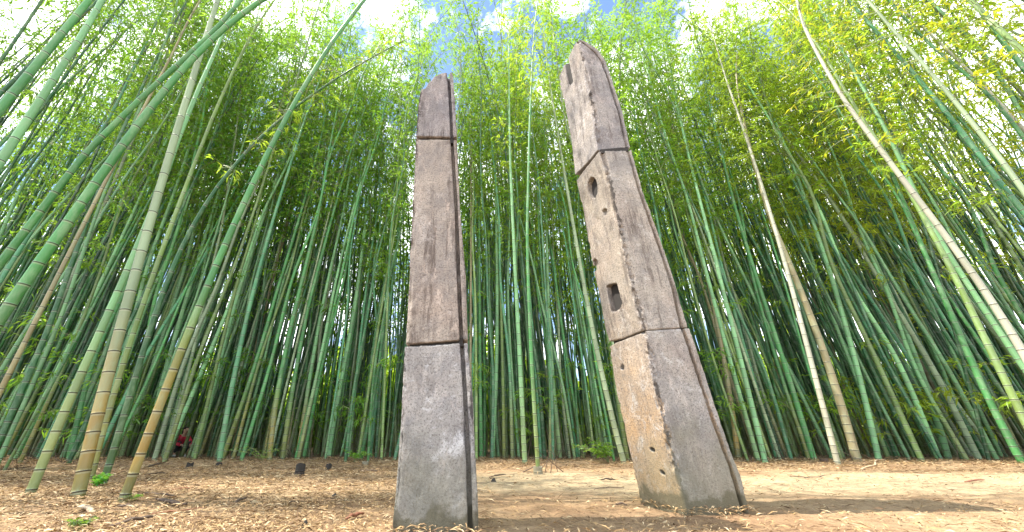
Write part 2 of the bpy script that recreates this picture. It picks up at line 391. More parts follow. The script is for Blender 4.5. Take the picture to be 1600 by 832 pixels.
b = rp_block('base_block', [(1075, 815), (1073.5, 803), (1056, 739), (1040, 671), (1022, 596), (1007, 517.3)],
   [(1174, 812), (1172, 801), (1159, 747), (1135, 683), (1107.5, 596), (1077, 512.6)],
   [(1165, 812), (1163, 801), (1143, 731), (1119.5, 667), (1095.5, 592), (1067, 513.6)],
   [(1000, 796), (998, 787), (980, 679), (964, 604), (952, 542.5)], 4, fs=[(1075, 815), (1073.5, 803), (1056, 739), (1040, 671), (1022, 596), (1004.5, 508)])
blocks.append((b, 'base_block', 4))
b = rp_block('shaft_block', [(1005.5, 516.6), (994.6, 475), (976, 394), (956, 300), (938, 233.5)],
   [(1075.5, 512), (1062, 458), (1038, 384), (1005, 300), (989, 231)],
   [(1066, 513), (1055, 454), (1032, 384), (1001, 303), (983.5, 233)],
   [(952, 534), (934, 441), (922, 384), (907, 300), (903.5, 279)], 5, fs=[(1008, 524), (994.6, 475), (976, 394), (956, 300), (936, 225)])
blocks.append((b, 'shaft_block', 5))
b = rp_block('top_block', [(936.5, 231.7), (925, 163), (912, 95), (902.5, 61)],
   [(988, 229), (973, 174), (959, 131), (946, 93), (934, 77), (917.5, 66), (904, 60)],
   [(982.5, 229), (968, 177), (954.5, 135), (941, 97), (930, 82), (915, 70), (904.5, 62.5)],
   [(902.5, 274.5), (894, 221), (883, 174), (874, 134), (873, 106), (878, 98), (887, 93), (890.5, 84), (891, 75)], 6, fs=[(938.5, 240), (925, 163), (912, 95), (902.5, 61)])
blocks.append((b, 'top_block', 6))
def side_cut(o, pts, depth=0.5):
    p = [PS(*q) for q in pts]; c = prism_obj(p, wdir * depth, -wdir * 0.12); boolean(o, c, 'DIFFERENCE')
circ = [(927.6 + 7.2 * math.cos(t) + 0.5, 294 + 16.5 * math.sin(t)) for t in np.linspace(0, 2 * math.pi, 20, endpoint=False)]
side_cut(blocks[1][0], circ, 0.50)
side_cut(blocks[1][0], [(950, 449), (954, 445), (966, 443), (968, 452), (974.5, 474), (972, 481), (961, 489), (957, 486), (952, 462)], 0.52)
side_cut(blocks[2][0], [(879.5, 90), (886.5, 88), (893.5, 128), (889, 133), (886, 131)], 0.34)
for u, v, r_, dp in ((946, 332, 3.6, 0.15), (932, 411, 4.0, 0.15), (974, 574, 3.2, 0.15), (931, 420, 3, 0.15)):
    side_cut(blocks[1 if v < 530 else 0][0], [(u + r_ * math.cos(t) * (1 + .3 * math.sin(3 * t + u)), v + 1.6 * r_ * math.sin(t)) for t in np.linspace(0, 6.283, 9, endpoint=False)], dp)
for u, v in ((1021, 703), (1037, 739)):
    side_cut(blocks[0][0], [(u + 4.5 * math.cos(t) * (1 + .3 * math.sin(2 * t + u)), v + 3.2 * math.sin(t) + 2.0 * math.cos(t)) for t in np.linspace(0, 6.283, 10, endpoint=False)], 0.15)
parts = []
for o, nm, sdv in blocks: parts.append(carve(o, nm, M_STONE_D if sdv == 4 else M_STONE_B, pil2, sdv, 0.008, 1.3, [(A0, (Atop - A0).normalized(), 0.05, 0.08), (PS(998, 787), (PS(874, 134) - PS(998, 787)).normalized(), 0.04, 0.06)]))
def plug(pts, shrink=0.97):  # added dark plug; its colour stands in for the shade deep in a hole
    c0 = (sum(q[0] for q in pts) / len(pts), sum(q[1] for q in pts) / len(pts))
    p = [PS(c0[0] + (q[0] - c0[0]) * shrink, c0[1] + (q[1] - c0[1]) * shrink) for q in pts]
    o = prism_obj(p, wdir * 0.2, wdir * 0.035); o.name = 'hole_shade_plug'; o.data.name = 'hole_shade_plug'; o.data.materials.append(M_JOINT); o.parent = pil2; parts.append(o)
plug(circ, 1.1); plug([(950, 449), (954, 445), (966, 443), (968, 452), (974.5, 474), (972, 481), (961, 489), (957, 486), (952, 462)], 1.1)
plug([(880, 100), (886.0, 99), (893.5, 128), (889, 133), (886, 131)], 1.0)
def joint(uvA, uvB, uvD, h):
    a, b_, d = PF(*uvA), PF(*uvB), PS(*uvD)
    a = a + wdir * 0.035 + ddir * 0.035; b_ = b_ - wdir * 0.035 + ddir * 0.035; d = d + wdir * 0.035 - ddir * 0.03
    c_ = b_ + (d - a)
    bm = bmesh.new(); prism(bm, [a + Vector((0, 0, -h)), b_ + Vector((0, 0, -h)), c_ + Vector((0, 0, -h)), d + Vector((0, 0, -h))], Vector((0, 0, 2 * h)))
    bmesh.ops.recalc_face_normals(bm, faces=bm.faces)
    me = bpy.data.meshes.new('joint'); bm.to_mesh(me); bm.free(); o = link(bpy.data.objects.new('joint', me)); me.materials.append(M_JOINT); o.parent = pil2; parts.append(o)
joint((1006, 521), (1076, 514), (952, 537), 0.03); joint((937, 233), (988.5, 230), (903, 277), 0.03)
for o in parts: o.matrix_parent_inverse = Matrix.Translation(-Vector(pil2.location))

# ------------------------------------------------------------------ bamboo
def spline(pts, n):
    """Catmull-Rom resampled by arc length to n points"""
    p = [pts[0] * 2 - pts[1]] + list(pts) + [pts[-1] * 2 - pts[-2]]; out = []
    for k in range(1, len(p) - 2):
        a, b, c, d = p[k - 1:k + 3]
        for t in np.linspace(0, 1, 8, endpoint=False):
            out.append(0.5 * ((2 * b) + (c - a) * t + (2 * a - 5 * b + 4 * c - d) * t * t + (3 * b - a - 3 * c + d) * t ** 3))
    out.append(p[-2]); q = np.array([tuple(v) for v in out]); s = np.concatenate([[0], np.cumsum(np.linalg.norm(np.diff(q, axis=0), axis=1))])
    return q, s
def node_heights(L, rng, base=0.16, top=0.42):
    h, z = [], 0.10
    while z < L - 0.05:
        h.append(z); f = z / L
        z += (base + (top - base) * min(1, f * 3.2)) * (1 - 0.45 * max(0, f - 0.6) / 0.4) * rng.uniform(0.92, 1.08)
    return h
def frame_at(q, s, z):
    p = np.stack([np.interp(z, s, q[:, k]) for k in range(3)], -1)
    e = 0.05; t = np.stack([np.interp(np.asarray(z) + e, s, q[:, k]) - np.interp(np.asarray(z) - e, s, q[:, k]) for k in range(3)], -1)
    t /= np.linalg.norm(t, axis=-1, keepdims=True) + 1e-9
    return p, t
def rad(r0, f): return r0 * np.clip(1 - f, 0.0, 1) ** 0.55 * (1 - 0.1 * f) + 0.004
def culm_mesh(name, q, s, r0, rng, sides=10, mat=None):
    L = s[-1]; hs = node_heights(L, rng); z, rr, ring, seg = [0.0], [1.12], [0.0], [rng.random()]
    for k, h in enumerate(hs):
        a = min(0.018, 0.2 * ((hs[k + 1] - h) if k + 1 < len(hs) else 0.2)); sg, sg2 = seg[-1], rng.random()
        z += [h - a * 1.8, h - a * 0.55, h - a * 0.25, h + a * 0.25, h + a * 0.5, h + a * 1.3]; rr += [1.0, 1.01, 1.08, 1.08, 1.01, 1.0]
        ring += [0.1, 0.5, 1.0, 1.0, 0.25, 0.0]; seg += [sg, sg, sg, sg2, sg2, sg2]
    z.append(L); rr.append(1.0); ring.append(0); seg.append(0.5)
    z = np.array(z); o = np.argsort(z, kind='stable'); z = z[o]; rr = np.array(rr)[o]; ring = np.array(ring)[o]; seg = np.array(seg)[o]
    p, t = frame_at(q, s, z)
    ax = np.cross(t, np.array([0, 1, 0.001])); ax /= np.linalg.norm(ax, axis=1, keepdims=True); ay = np.cross(t, ax)
    r = rad(r0, z / L) * rr
    th = np.linspace(0, 2 * np.pi, sides, endpoint=False)
    v = p[:, None] + r[:, None, None] * (np.cos(th)[None, :, None] * ax[:, None] + np.sin(th)[None, :, None] * ay[:, None])
    n = len(z); k = np.arange(n - 1)[:, None] * sides; c = np.arange(sides)[None]; c2 = (c + 1) % sides
    f = np.stack([k + c, k + c2, k + sides + c2, k + sides + c], -1).reshape(-1, 4)
    rep = lambda a: np.repeat(a, sides)
    me = np_mesh(name, v.reshape(-1, 3), f, {'ring': rep(ring), 'seg': rep(seg), 'hgt': rep(p[:, 2])}, [mat or M_CULM])
    return me, hs
LEAF_L = 0.17
def make_leaves(pos, dirs, rng, size=1.0, wid=0.2):
    """one pointed blade per position; returns verts (n*4,3)"""
    n = len(pos)
    d = dirs / (np.linalg.norm(dirs, axis=1, keepdims=True) + 1e-9)
    up = rng.normal(size=(n, 3)) * 0.55 + np.array([0, 0, 1.0]); w = np.cross(d, up); w /= np.linalg.norm(w, axis=1, keepdims=True) + 1e-9
    L = (LEAF_L * size * rng.uniform(0.65, 1.2, n))[:, None]
    mid = pos + d * L * 0.42 + np.array([0, 0, 0.012]) * size
    tip = pos + d * L - np.array([0, 0, 0.025]) * size
    return np.stack([pos, mid + w * L * wid * 0.5, tip, mid - w * L * wid * 0.5], 1).reshape(-1, 3)
def tubes(starts, ends, r1, r2):
    """3-sided tapered sticks, arrays"""
    d = ends - starts; d = d / (np.linalg.norm(d, axis=1, keepdims=True) + 1e-9)
    a = np.cross(d, np.array([0.3, 0.2, 0.93])); a /= np.linalg.norm(a, axis=1, keepdims=True) + 1e-9; b = np.cross(d, a)
    vs = []
    for th in (0, 2.094, 4.189):
        o = math.cos(th) * a + math.sin(th) * b; vs += [starts + o * r1[:, None], ends + o * r2[:, None]]
    v = np.stack(vs, 1).reshape(-1, 3); k = np.arange(len(starts))[:, None] * 6
    f = np.concatenate([k + np.array([[0, 2, 3, 1]]), k + np.array([[2, 4, 5, 3]]), k + np.array([[4, 0, 1, 5]])])
    return v, f
def crown_data(q, s, hs, rng, start=0.42, reach=1.15, twigs=5, per=5, size=1.0, only=None, low_tufts=0):
    L = s[-1]; segS, segE, R1, R2, LP, LD = [], [], [], [], [], []
    az = rng.uniform(0, 6.28)
    for k, h in enumerate(hs):
        f = h / L
        if f < start and not (low_tufts and rng.random() < low_tufts): 
            az += math.pi + rng.uniform(-.4, .4); continue
        az += math.pi + rng.uniform(-.5, .5)
        fr = max(0, (f - start) / (1 - start))
        bl = reach * (0.38 + 0.85 * math.sin(min(1, fr * 1.05 + 0.02) * math.pi)) * rng.uniform(0.4, 1.0)
        if f < start: bl = reach * 0.5
        p0, t0 = frame_at(q, s, h)
        for kb in range(2 if bl > 0.4 else 1):
            a_ = az + (kb * 0.7 - 0.35) + rng.normal() * 0.15; el = R(rng.uniform(38, 62)); bb = bl * (1 if kb == 0 else 0.7)
            p = np.array(p0); nseg = 5; st = bb / nseg; pts = [p]
            for m in range(nseg):
                d = np.array([math.cos(a_) * math.cos(el), math.sin(a_) * math.cos(el), math.sin(el)])
                p = p + d * st; pts.append(p); el -= R(rng.uniform(12, 22)); a_ += rng.normal() * 0.12
            pts = np.array(pts); segS.append(pts[:-1]); segE.append(pts[1:]); rr = np.linspace(0.007, 0.002, nseg + 1); R1.append(rr[:-1]); R2.append(rr[1:])
            nt_ = max(3, int(twigs * bb / reach))
            for m in range(nt_):
                tt = (m + 0.8) / nt_ * nseg * 0.98; i0 = min(nseg - 1, int(tt)); pp = pts[i0] + (pts[i0 + 1] - pts[i0]) * (tt - i0)
                ta = a_ + (1 if m % 2 else -1) * rng.uniform(0.4, 1.3); te = R(rng.uniform(-25, 30)); tl = rng.uniform(0.15, 0.42)
                td = np.array([math.cos(ta) * math.cos(te), math.sin(ta) * math.cos(te), math.sin(te)]); pe = pp + td * tl
                segS.append(pp[None]); segE.append(pe[None]); R1.append(np.array([0.0028])); R2.append(np.array([0.0012]))
                n = rng.integers(per - 2, per + 3); u = rng.uniform(0.15, 1.0, n)[:, None]
                LP.append(pp + (pe - pp) * u + rng.normal(size=(n, 3)) * 0.02)
                LD.append(td * 0.8 + rng.normal(size=(n, 3)) * 0.55 + np.array([0, 0, -0.35]))
    LP = np.concatenate(LP); LD = np.concatenate(LD)
    return np.concatenate(segS), np.concatenate(segE), np.concatenate(R1), np.concatenate(R2), LP, LD
def crown_mesh(name, data, rng, size=1.0, leafmat=None):
    S, E, r1, r2, LP, LD = data
    tv, tf = tubes(S, E, r1, r2); lv = make_leaves(LP, LD, rng, size); n = len(LP)
    lf = (np.arange(n)[:, None] * 4 + np.array([[0, 1, 2, 3]])) + len(tv)
    cl = np.repeat(rng.random(n // 6 + 1), 6)[:n]
    tone = np.concatenate([np.zeros(len(tv)), np.repeat(np.clip(0.6 * cl + 0.4 * rng.random(n), 0, 1), 4)])
    tone2 = np.concatenate([np.zeros(len(tv)), np.repeat(np.clip(0.5 * cl[::-1] + 0.5 * rng.random(n), 0, 1), 4)])
    return np_mesh(name, np.concatenate([tv, lv]), np.concatenate([tf, lf]), {'tone': tone, 'tone2': tone2}, [M_TWIG, leafmat or M_LEAF],
                   np.concatenate([np.zeros(len(tf)), np.ones(n)]), smooth=False)

TINT = {  # culm tints
 'mint': (0.17, 0.37, 0.16), 'green': (0.06, 0.22, 0.06), 'dark': (0.02, 0.095, 0.028), 'olive': (0.15, 0.235, 0.06),
 'grey': (0.24, 0.31, 0.18), 'tan': (0.26, 0.22, 0.115), 'pale': (0.38, 0.37, 0.29), 'blue': (0.075, 0.25, 0.115)}
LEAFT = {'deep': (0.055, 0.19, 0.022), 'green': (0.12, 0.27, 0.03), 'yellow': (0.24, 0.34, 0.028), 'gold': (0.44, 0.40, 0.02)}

# ---- the culms one can follow in the photograph
HERO = [
 # image points from the foot up, depth Y or None (foot on the ground), width px at first point, tint, ochre, leaf, label
 ([(121,782),(133,710),(143,675),(158,634),(176,574),(191,500),(206,442),(219,404),(246,313),(267,237),(287,167),(307,101),(330,38),(340,0)], None, 23, 'grey', 0.95, 'green', 'thickest bamboo near the left edge, pale grey green with an ochre foot and dark rings'),
 ([(122,598),(129,579),(146,540),(162,504),(182,461),(199,425),(224,365),(252,290),(280,215)], 4.3, 17, 'mint', 0.5, 'green', 'mint bamboo with tan joints slanting up just left of the thick ochre footed bamboo'),
 ([(141,752),(156,695),(171,650),(187,583),(197,555),(206,526),(216,497),(225,473),(242,422),(257,383),(272,338),(287,302),(305,257),(320,218),(340,160),(383,76),(408,30)], None, 14, 'olive', 0.5, 'green', 'olive ringed bamboo rising just right of the thick ochre footed bamboo'),
 ([(190,787),(208,737),(222,709),(233,675),(247,653),(258,625),(267,589),(287,538),(302,488),(322,442),(339,410),(351,380),(369,350),(387,314),(402,281),(420,239),(435,203),(464,151),(499,96),(529,55),(565,5)], None, 21, 'green', 1.0, 'green', 'ochre footed bamboo standing alone on the leaf litter and slanting far to the right'),
 ([(180,700),(225,560),(250,480),(269,422),(278,395),(290,368),(303,345),(317,318),(352,278),(403,227),(443,187),(484,151),(539,111),(600,78),(640,62)], 5.2, 15, 'dark', 0.1, 'yellow', 'dark green bamboo bowed steeply to the right across its neighbours'),
 ([(120,258),(166,207),(211,162),(251,124),(297,88),(327,55),(352,25),(378,0)], 3.9, 15, 'green', 0, 'deep', 'upper of two thick green bamboos crossing the grey ringed bamboo high at left'),
 ([(120,323),(145,288),(181,242),(216,197),(257,146),(287,111),(317,76),(347,43),(383,18),(413,0)], 3.6, 21, 'green', 0.1, 'deep', 'lower and thicker of two green bamboos crossing the grey ringed bamboo high at left'),
 ([(120,70),(130,50),(145,25),(160,0)], 3.4, 16, 'mint', 0, 'deep', 'light green bamboo passing the upper left corner'),
 ([(119,25),(140,0)], 3.1, 17, 'green', 0, 'deep', 'outermost thick bamboo at the very top left corner'),
 ([(119,377),(131,350),(146,320),(161,290),(173,269),(192,232),(240,140)], 5.6, 9, 'tan', 0.6, 'green', 'thin tan bamboo behind the two crossing green bamboos'),
 ([(130,380),(176,237),(191,202),(226,126),(246,91),(267,50),(292,0)], 6.3, 10, 'dark', 0, 'deep', 'dark thin bamboo left of the grey ringed bamboo at upper left'),
 ([(120,96),(155,50),(191,5)], 6.0, 7, 'dark', 0, 'deep', 'very thin dark bamboo below the upper left corner'),
 ([(222,722),(250,610),(272,538),(287,473),(310,412),(333,326),(360,240)], None, 10, 'mint', 0.2, 'green', 'mint bamboo behind the lone ochre footed bamboo'),
 ([(300,723),(308,698),(325,645),(339,580),(353,519),(369,469),(381,437),(390,404),(402,368),(414,329),(429,290)], None, 11, 'mint', 0.2, 'green', 'bright mint bamboo with a green foot right of the person in red'),
 ([(420,726),(423,702),(429,645),(439,584),(451,527),(463,473),(480,408),(498,329),(510,260)], None, 10, 'green', 0.8, 'green', 'bamboo with yellow foot rings beside the small fern'),
 ([(463,722),(465,711),(476,645),(488,563),(504,482),(519,408),(534,344),(546,275)], None, 8, 'mint', 0.9, 'green', 'slim bamboo with yellow foot rings just behind the black stump'),
 ([(512,720),(519,670),(529,617),(541,551),(553,490),(562,430),(570,344),(582,260),(594,209)], None, 11, 'mint', 0, 'yellow', 'brightest mint bamboo midway between the black stump and the left pillar'),
 ([(577,718),(586,640),(600,540),(612,450),(625,330)], None, 9, 'blue', 0, 'yellow', 'blue green bamboo close to the left side of the left pillar'),
 ([(440,724),(452,640),(466,560),(484,470),(505,390)], None, 9, 'green', 0.5, 'green', 'green bamboo between the yellow ringed pair left of the stump'),
 ([(341,728),(352,660),(366,590),(380,520),(400,440),(425,350)], None, 10, 'blue', 0.1, 'green', 'shaded blue green bamboo left of the small fern'),
 ([(820,729),(818,660),(817,615),(808,492),(801,382),(798,239),(795,100)], None, 10, 'mint', 0.3, 'yellow', 'brightest mint ringed bamboo midway between the two pillars'),
 ([(876,721),(866,602),(857,492),(855,414),(853,278),(850,180)], None, 9, 'mint', 0.3, 'yellow', 'mint bamboo bending slightly left, right of the middle between the pillars'),
 ([(841,740),(833,602),(827,492),(824,362),(827,213)], None, 8, 'green', 0.4, 'yellow', 'green bamboo with the foremost foot between the two pillars'),
 ([(769,721),(775,589),(777,460),(775,330),(773,213)], None, 9, 'mint', 0, 'yellow', 'mint bamboo second from the left pillar'),
 ([(788,721),(785,563),(780,362)], None, 7, 'olive', 0.3, 'yellow', 'slim olive bamboo third from the left pillar'),
 ([(976,727),(960,667),(934,563),(914,446),(895,343),(879,260),(871,206),(857,111),(849,40)], None, 11, 'grey', 0.2, 'yellow', 'grey green bamboo leaning left out from behind the right pillar'),
 ([(734,722),(734,615),(736,460),(736,213)], None, 6, 'tan', 0.4, 'yellow', 'thin tan bamboo touching the right edge of the left pillar'),
 ([(752,721),(750,560),(749,395)], None, 8, 'green', 0, 'yellow', 'green bamboo nearest the right edge of the left pillar'),
 ([(1154,721),(1144,628),(1125,524),(1105,446),(1086,356),(1066,265),(1050,200)], None, 10, 'tan', 0.9, 'yellow', 'tan bamboo with a yellow foot just right of the right pillar'),
 ([(1197,727),(1170,615),(1151,537),(1131,459)], None, 10, 'mint', 0, 'yellow', 'mint bamboo second to the right of the right pillar'),
 ([(1310,730),(1297,675),(1277,604),(1262,538),(1241,478),(1227,404),(1196,313),(1171,232),(1151,167),(1131,116),(1110,40)], None, 10, 'pale', 0.2, 'yellow', 'palest slim whitish bamboo with a brown joint, left of the thick lichened one'),
 ([(1342,728),(1317,649),(1297,579),(1277,518),(1257,468),(1232,415),(1205,340),(1180,262)], None, 15, 'tan', 0, 'yellow', 'thick tan lichen spotted bamboo at the right side of the clearing'),
 ([(1375,725),(1352,644),(1330,560),(1312,468),(1297,414),(1267,333),(1237,263),(1212,192),(1186,131),(1166,71),(1141,0)], None, 10, 'mint', 0, 'yellow', 'mint bamboo just right of the lichen spotted one'),
 ([(1274,724),(1229,589),(1203,498),(1177,407),(1144,317),(1125,226)], None, 10, 'green', 0, 'yellow', 'green bamboo left of the whitish slim one'),
 ([(1700,450),(1600,290),(1545,222),(1494,167),(1459,126),(1424,76),(1388,35),(1353,0)], 5.0, 13, 'grey', 0, 'gold', 'grey bamboo with dark rings crossing the upper right corner'),
 ([(1650,680),(1600,560),(1545,465),(1520,419),(1489,379),(1454,338),(1414,283),(1373,232),(1333,182),(1302,136),(1267,50),(1242,0)], 6.0, 17, 'pale', 0, 'gold', 'thick pale bamboo sweeping up left from the right edge'),
 ([(1600,660),(1545,538),(1519,488),(1494,442),(1474,394),(1434,323),(1403,273),(1323,146),(1287,86)], 6.6, 14, 'olive', 0.1, 'yellow', 'olive bamboo running just under the thick pale one at right'),
 ([(1545,146),(1515,111),(1469,66),(1424,30),(1393,0)], 6.5, 8, 'pale', 0, 'gold', 'thin pale bamboo in the upper right corner'),
 ([(1560,45),(1545,30),(1515,0)], 4.2, 13, 'olive', 0, 'gold', 'outermost ringed bamboo at the very top right corner'),
 ([(1585,700),(1543,621),(1510,550),(1485,485),(1452,414),(1420,336)], 9.0, 11, 'green', 0, 'yellow', 'glossy green bamboo before the bright leaves at the right edge'),
 ([(1484,722),(1446,602),(1407,498),(1361,395),(1322,310)], None, 10, 'mint', 0, 'yellow', 'mint bamboo third from the right end of the grove'),
 ([(1532,724),(1484,621),(1439,550),(1387,459)], None, 10, 'grey', 0, 'yellow', 'grey green bamboo near the right end of the grove'),
]
def hero(k, pts, Y, w, tint, och, leaf, label):
    rng = np.random.default_rng(100 + k)
    if Y is None:
        g = ground(*pts[0]); g = Vector((g.x, g.y, 0)); Y = g.y; wp = [g + Vector((0, 0, gz(g.x, g.y) - 0.04))] + [at_y(u, v, Y) for u, v in pts[1:]]
    else:
        wp = [at_y(u, v, Y) for u, v in pts]
        d = wp[0] - wp[1] if len(wp) < 3 else wp[0] - wp[2]
        # carry it down to the soil, straightening towards the foot
        z0 = wp[0].z; sl = d.x / abs(d.z) * 0.55
        wp = [Vector((wp[0].x + sl * z0, Y, -0.04)), Vector((wp[0].x + sl * z0 * 0.45, Y, z0 * 0.5))] + wp
    if len(wp) >= 4:      # smooth the sway
        zz = np.array([p.z for p in wp]); xx = np.array([p.x for p in wp]); dg = 4 if len(wp) > 7 else 3 if len(wp) > 4 else 2
        ww = np.ones(len(wp)); ww[0] = 3; cf = np.polyfit(zz, xx, dg, w=ww)
        for p in wp: p.x = float(np.polyval(cf, p.z))
    zc = project(at_y(*pts[0], Y))[2]; r0 = (0.74 if Y > 6.7 or k == 0 else 0.60) * w / 2 / F * zc
    r0 = min(r0, 0.085)
    rngl = random.Random(k); H = rngl.uniform(14.5, 17.5)
    d = (wp[-1] - wp[-2]).normalized()
    while wp[-1].z < H and k != 4:
        d = (d + Vector((d.x * 0.10, rngl.uniform(-0.03, 0.05), 0.02 if wp[-1].z < H - 5 else -0.14))).normalized()
        if d.z < 0.15: break
        wp.append(wp[-1] + d * 1.2)
    base = wp[0].copy(); q, s = spline([p - base for p in wp], 0)
    e = tag(empty('bamboo', base), label, 'bamboo', 'bamboos one can follow from foot to crown')
    me, hs = culm_mesh('culm', q, s, r0, rng, 14)
    c = link(bpy.data.objects.new('culm', me), e); c.color = (*TINT[tint], och)
    rightside = base.x > 4 and Y < 8
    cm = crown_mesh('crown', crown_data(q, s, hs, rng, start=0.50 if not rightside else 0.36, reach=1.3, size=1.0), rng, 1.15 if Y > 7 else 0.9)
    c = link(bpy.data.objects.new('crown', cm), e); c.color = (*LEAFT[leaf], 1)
    return base
feet = [hero(k, *h) for k, h in enumerate(HERO)]

# ---- prototypes for the rest
NV = 10; VAR = []
for k in range(NV):
    rng = np.random.default_rng(500 + k); H = rng.uniform(18.0, 22.5)
    a = rng.uniform(0, 6.28); b1 = rng.uniform(0.2, 1.3); nod = rng.uniform(0.7, 2.0)
    pts = []
    for f in np.linspace(0, 1, 9):
        x = b1 * (f ** 2) + nod * f ** 6; pts.append(Vector((math.cos(a) * x + 0.06 * rng.normal() * (f > 0), math.sin(a) * x + 0.06 * rng.normal() * (f > 0), H * f - 0.9 * nod * f ** 9 * 0.5)))
    q, s = spline(pts, 0); r0 = rng.uniform(0.031, 0.044)
    me, hs = culm_mesh('culm', q, s, r0, rng, 9)
    cd_ = crown_data(q, s, hs, rng, start=rng.uniform(0.30, 0.42), low_tufts=0.05)
    VAR.append((me, crown_mesh('crown', cd_, rng, 1.22), q, s, r0, cd_, H))

rnd = random.Random(11)
taken = [(p.x, p.y) for p in feet]
def free(x, y, d):
    if y > 2 and (270 if y < 11.9 else 272) < project(Vector((x, y, 0.45)))[0] < (293 if y < 11.9 else 290) and y < 12.4: return False
    return all((x - a) ** 2 + (y - b) ** 2 > d * d for a, b in taken)
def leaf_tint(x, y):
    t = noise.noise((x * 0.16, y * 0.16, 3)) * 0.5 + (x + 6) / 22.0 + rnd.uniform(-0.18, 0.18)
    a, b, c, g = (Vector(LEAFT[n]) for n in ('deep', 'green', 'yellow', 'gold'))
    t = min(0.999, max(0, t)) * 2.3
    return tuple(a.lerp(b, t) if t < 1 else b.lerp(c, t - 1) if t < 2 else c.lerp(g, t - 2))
TONES = [('mint', 'mint green', 7), ('green', 'mid green', 6), ('dark', 'dark green', 5), ('olive', 'olive', 3), ('grey', 'grey green', 1.5), ('tan', 'tan', 0.3), ('blue', 'blue green', 4)]
def zone(u, x, y):
    if x < -5.2 and y < 8.4: return 'close in at the left edge'
    if x > 10.5 and y < 8.4: return 'close in at the right edge'
    if u < 340: return 'left of the small fern'
    if u < 605: return 'between fern and left pillar'
    if u < 755: return 'behind the left pillar'
    if u < 900: return 'in the gap between pillars'
    if u < 1150: return 'behind the right pillar'
    if u < 1330: return 'left of the lichened bamboo'
    return 'right of the lichened bamboo'
CLS = {}
def place(x, y):
    u, v, _ = project(Vector((x, y, 0)))
    k = rnd.randrange(NV); tn, tw, _w = rnd.choices(TONES, [t[2] for t in TONES])[0]
    sc = rnd.uniform(0.88, 1.12)
    if 500 < u < 760 or 870 < u < 980: sc *= 0.84       # the canopy opens here
    edge = y < 10.4
    zn = zone(u, x, y); row = '' if zn.startswith('close') else 'front row, ' if edge else 'second row, '
    e = empty('bamboo', (x, y, gz(x, y) - 0.04), (R(rnd.gauss(0, 2.0)), R(rnd.gauss(0.8 if x < 0 else -0.8, 2.0 if rnd.random() < 0.93 else 8.0)), rnd.uniform(0, 6.28)))
    e.scale = (sc * rnd.uniform(0.9, 1.25),) * 2 + (sc,)
    tag(e, None, 'bamboo', '%s bamboos, %s%s' % (tw, row, zn)); CLS.setdefault((tw, row, zn), []).append((u, e))
    c = link(bpy.data.objects.new('culm', VAR[k][0]), e)
    if x < -6 and y < 9: e.scale.x *= 0.8; e.scale.y *= 0.8
    t = rnd.uniform(0.55, 1.3) * (0.7 if x < -6.2 and y < 9 else 1); c.color = (*[a * t for a in TINT[tn]], rnd.choice((0, 0, 0, 0.2, 0.5)))
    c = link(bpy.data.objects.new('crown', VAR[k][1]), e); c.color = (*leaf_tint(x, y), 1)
    taken.append((x, y))
def scatter(n, rx, ry, d, ok, fn, tries=40):
    c = 0
    for _ in range(n * tries):
        if c >= n: break
        x, y = rnd.uniform(*rx), rnd.uniform(*ry)
        if ok(x, y) and free(x, y, d): fn(x, y); c += 1
    return c
def front(x):    # how near the grove's front edge comes
    return 9.7 + 0.7 * noise.noise((x * 0.35, 5.5, 0)) + 0.35 * noise.noise((x * 1.3, 2.5, 0)) + (0.25 if x > 6 else 0)
n1 = scatter(178, (-14, 17), (9.2, 12.6), 0.30, lambda x, y: y > front(x), place)
n2 = scatter(38, (-16, -6.6), (4.6, 9.6), 0.5, lambda x, y: x < -6.6 - 0.32 * max(0, y - 4.5) * 0.9 or y > 8.8, place)
n3 = scatter(28, (11.5, 18), (4.5, 9.6), 0.6, lambda x, y: x > 12.2 - 0.0 * y, place)
ORD = 'first second third fourth fifth sixth seventh eighth ninth tenth eleventh twelfth thirteenth fourteenth'.split()
CNT = 'one two three four five six seven eight nine ten eleven twelve thirteen fourteen'.split()
for (tw, row, zn), m in CLS.items():
    m.sort(key=lambda t: t[0])
    for k_, (u_, e_) in enumerate(m):
        pos = 'only slim %s bamboo' % tw if len(m) == 1 else '%s of %s slim %s bamboos' % ('leftmost' if k_ == 0 else 'rightmost' if k_ == len(m) - 1 else ORD[k_] + ' from left', CNT[len(m) - 1], tw)
        e_['label'] = '%s, %s%s' % (pos, row, zn)
print('individuals', len(HERO) + n1 + n2 + n3)

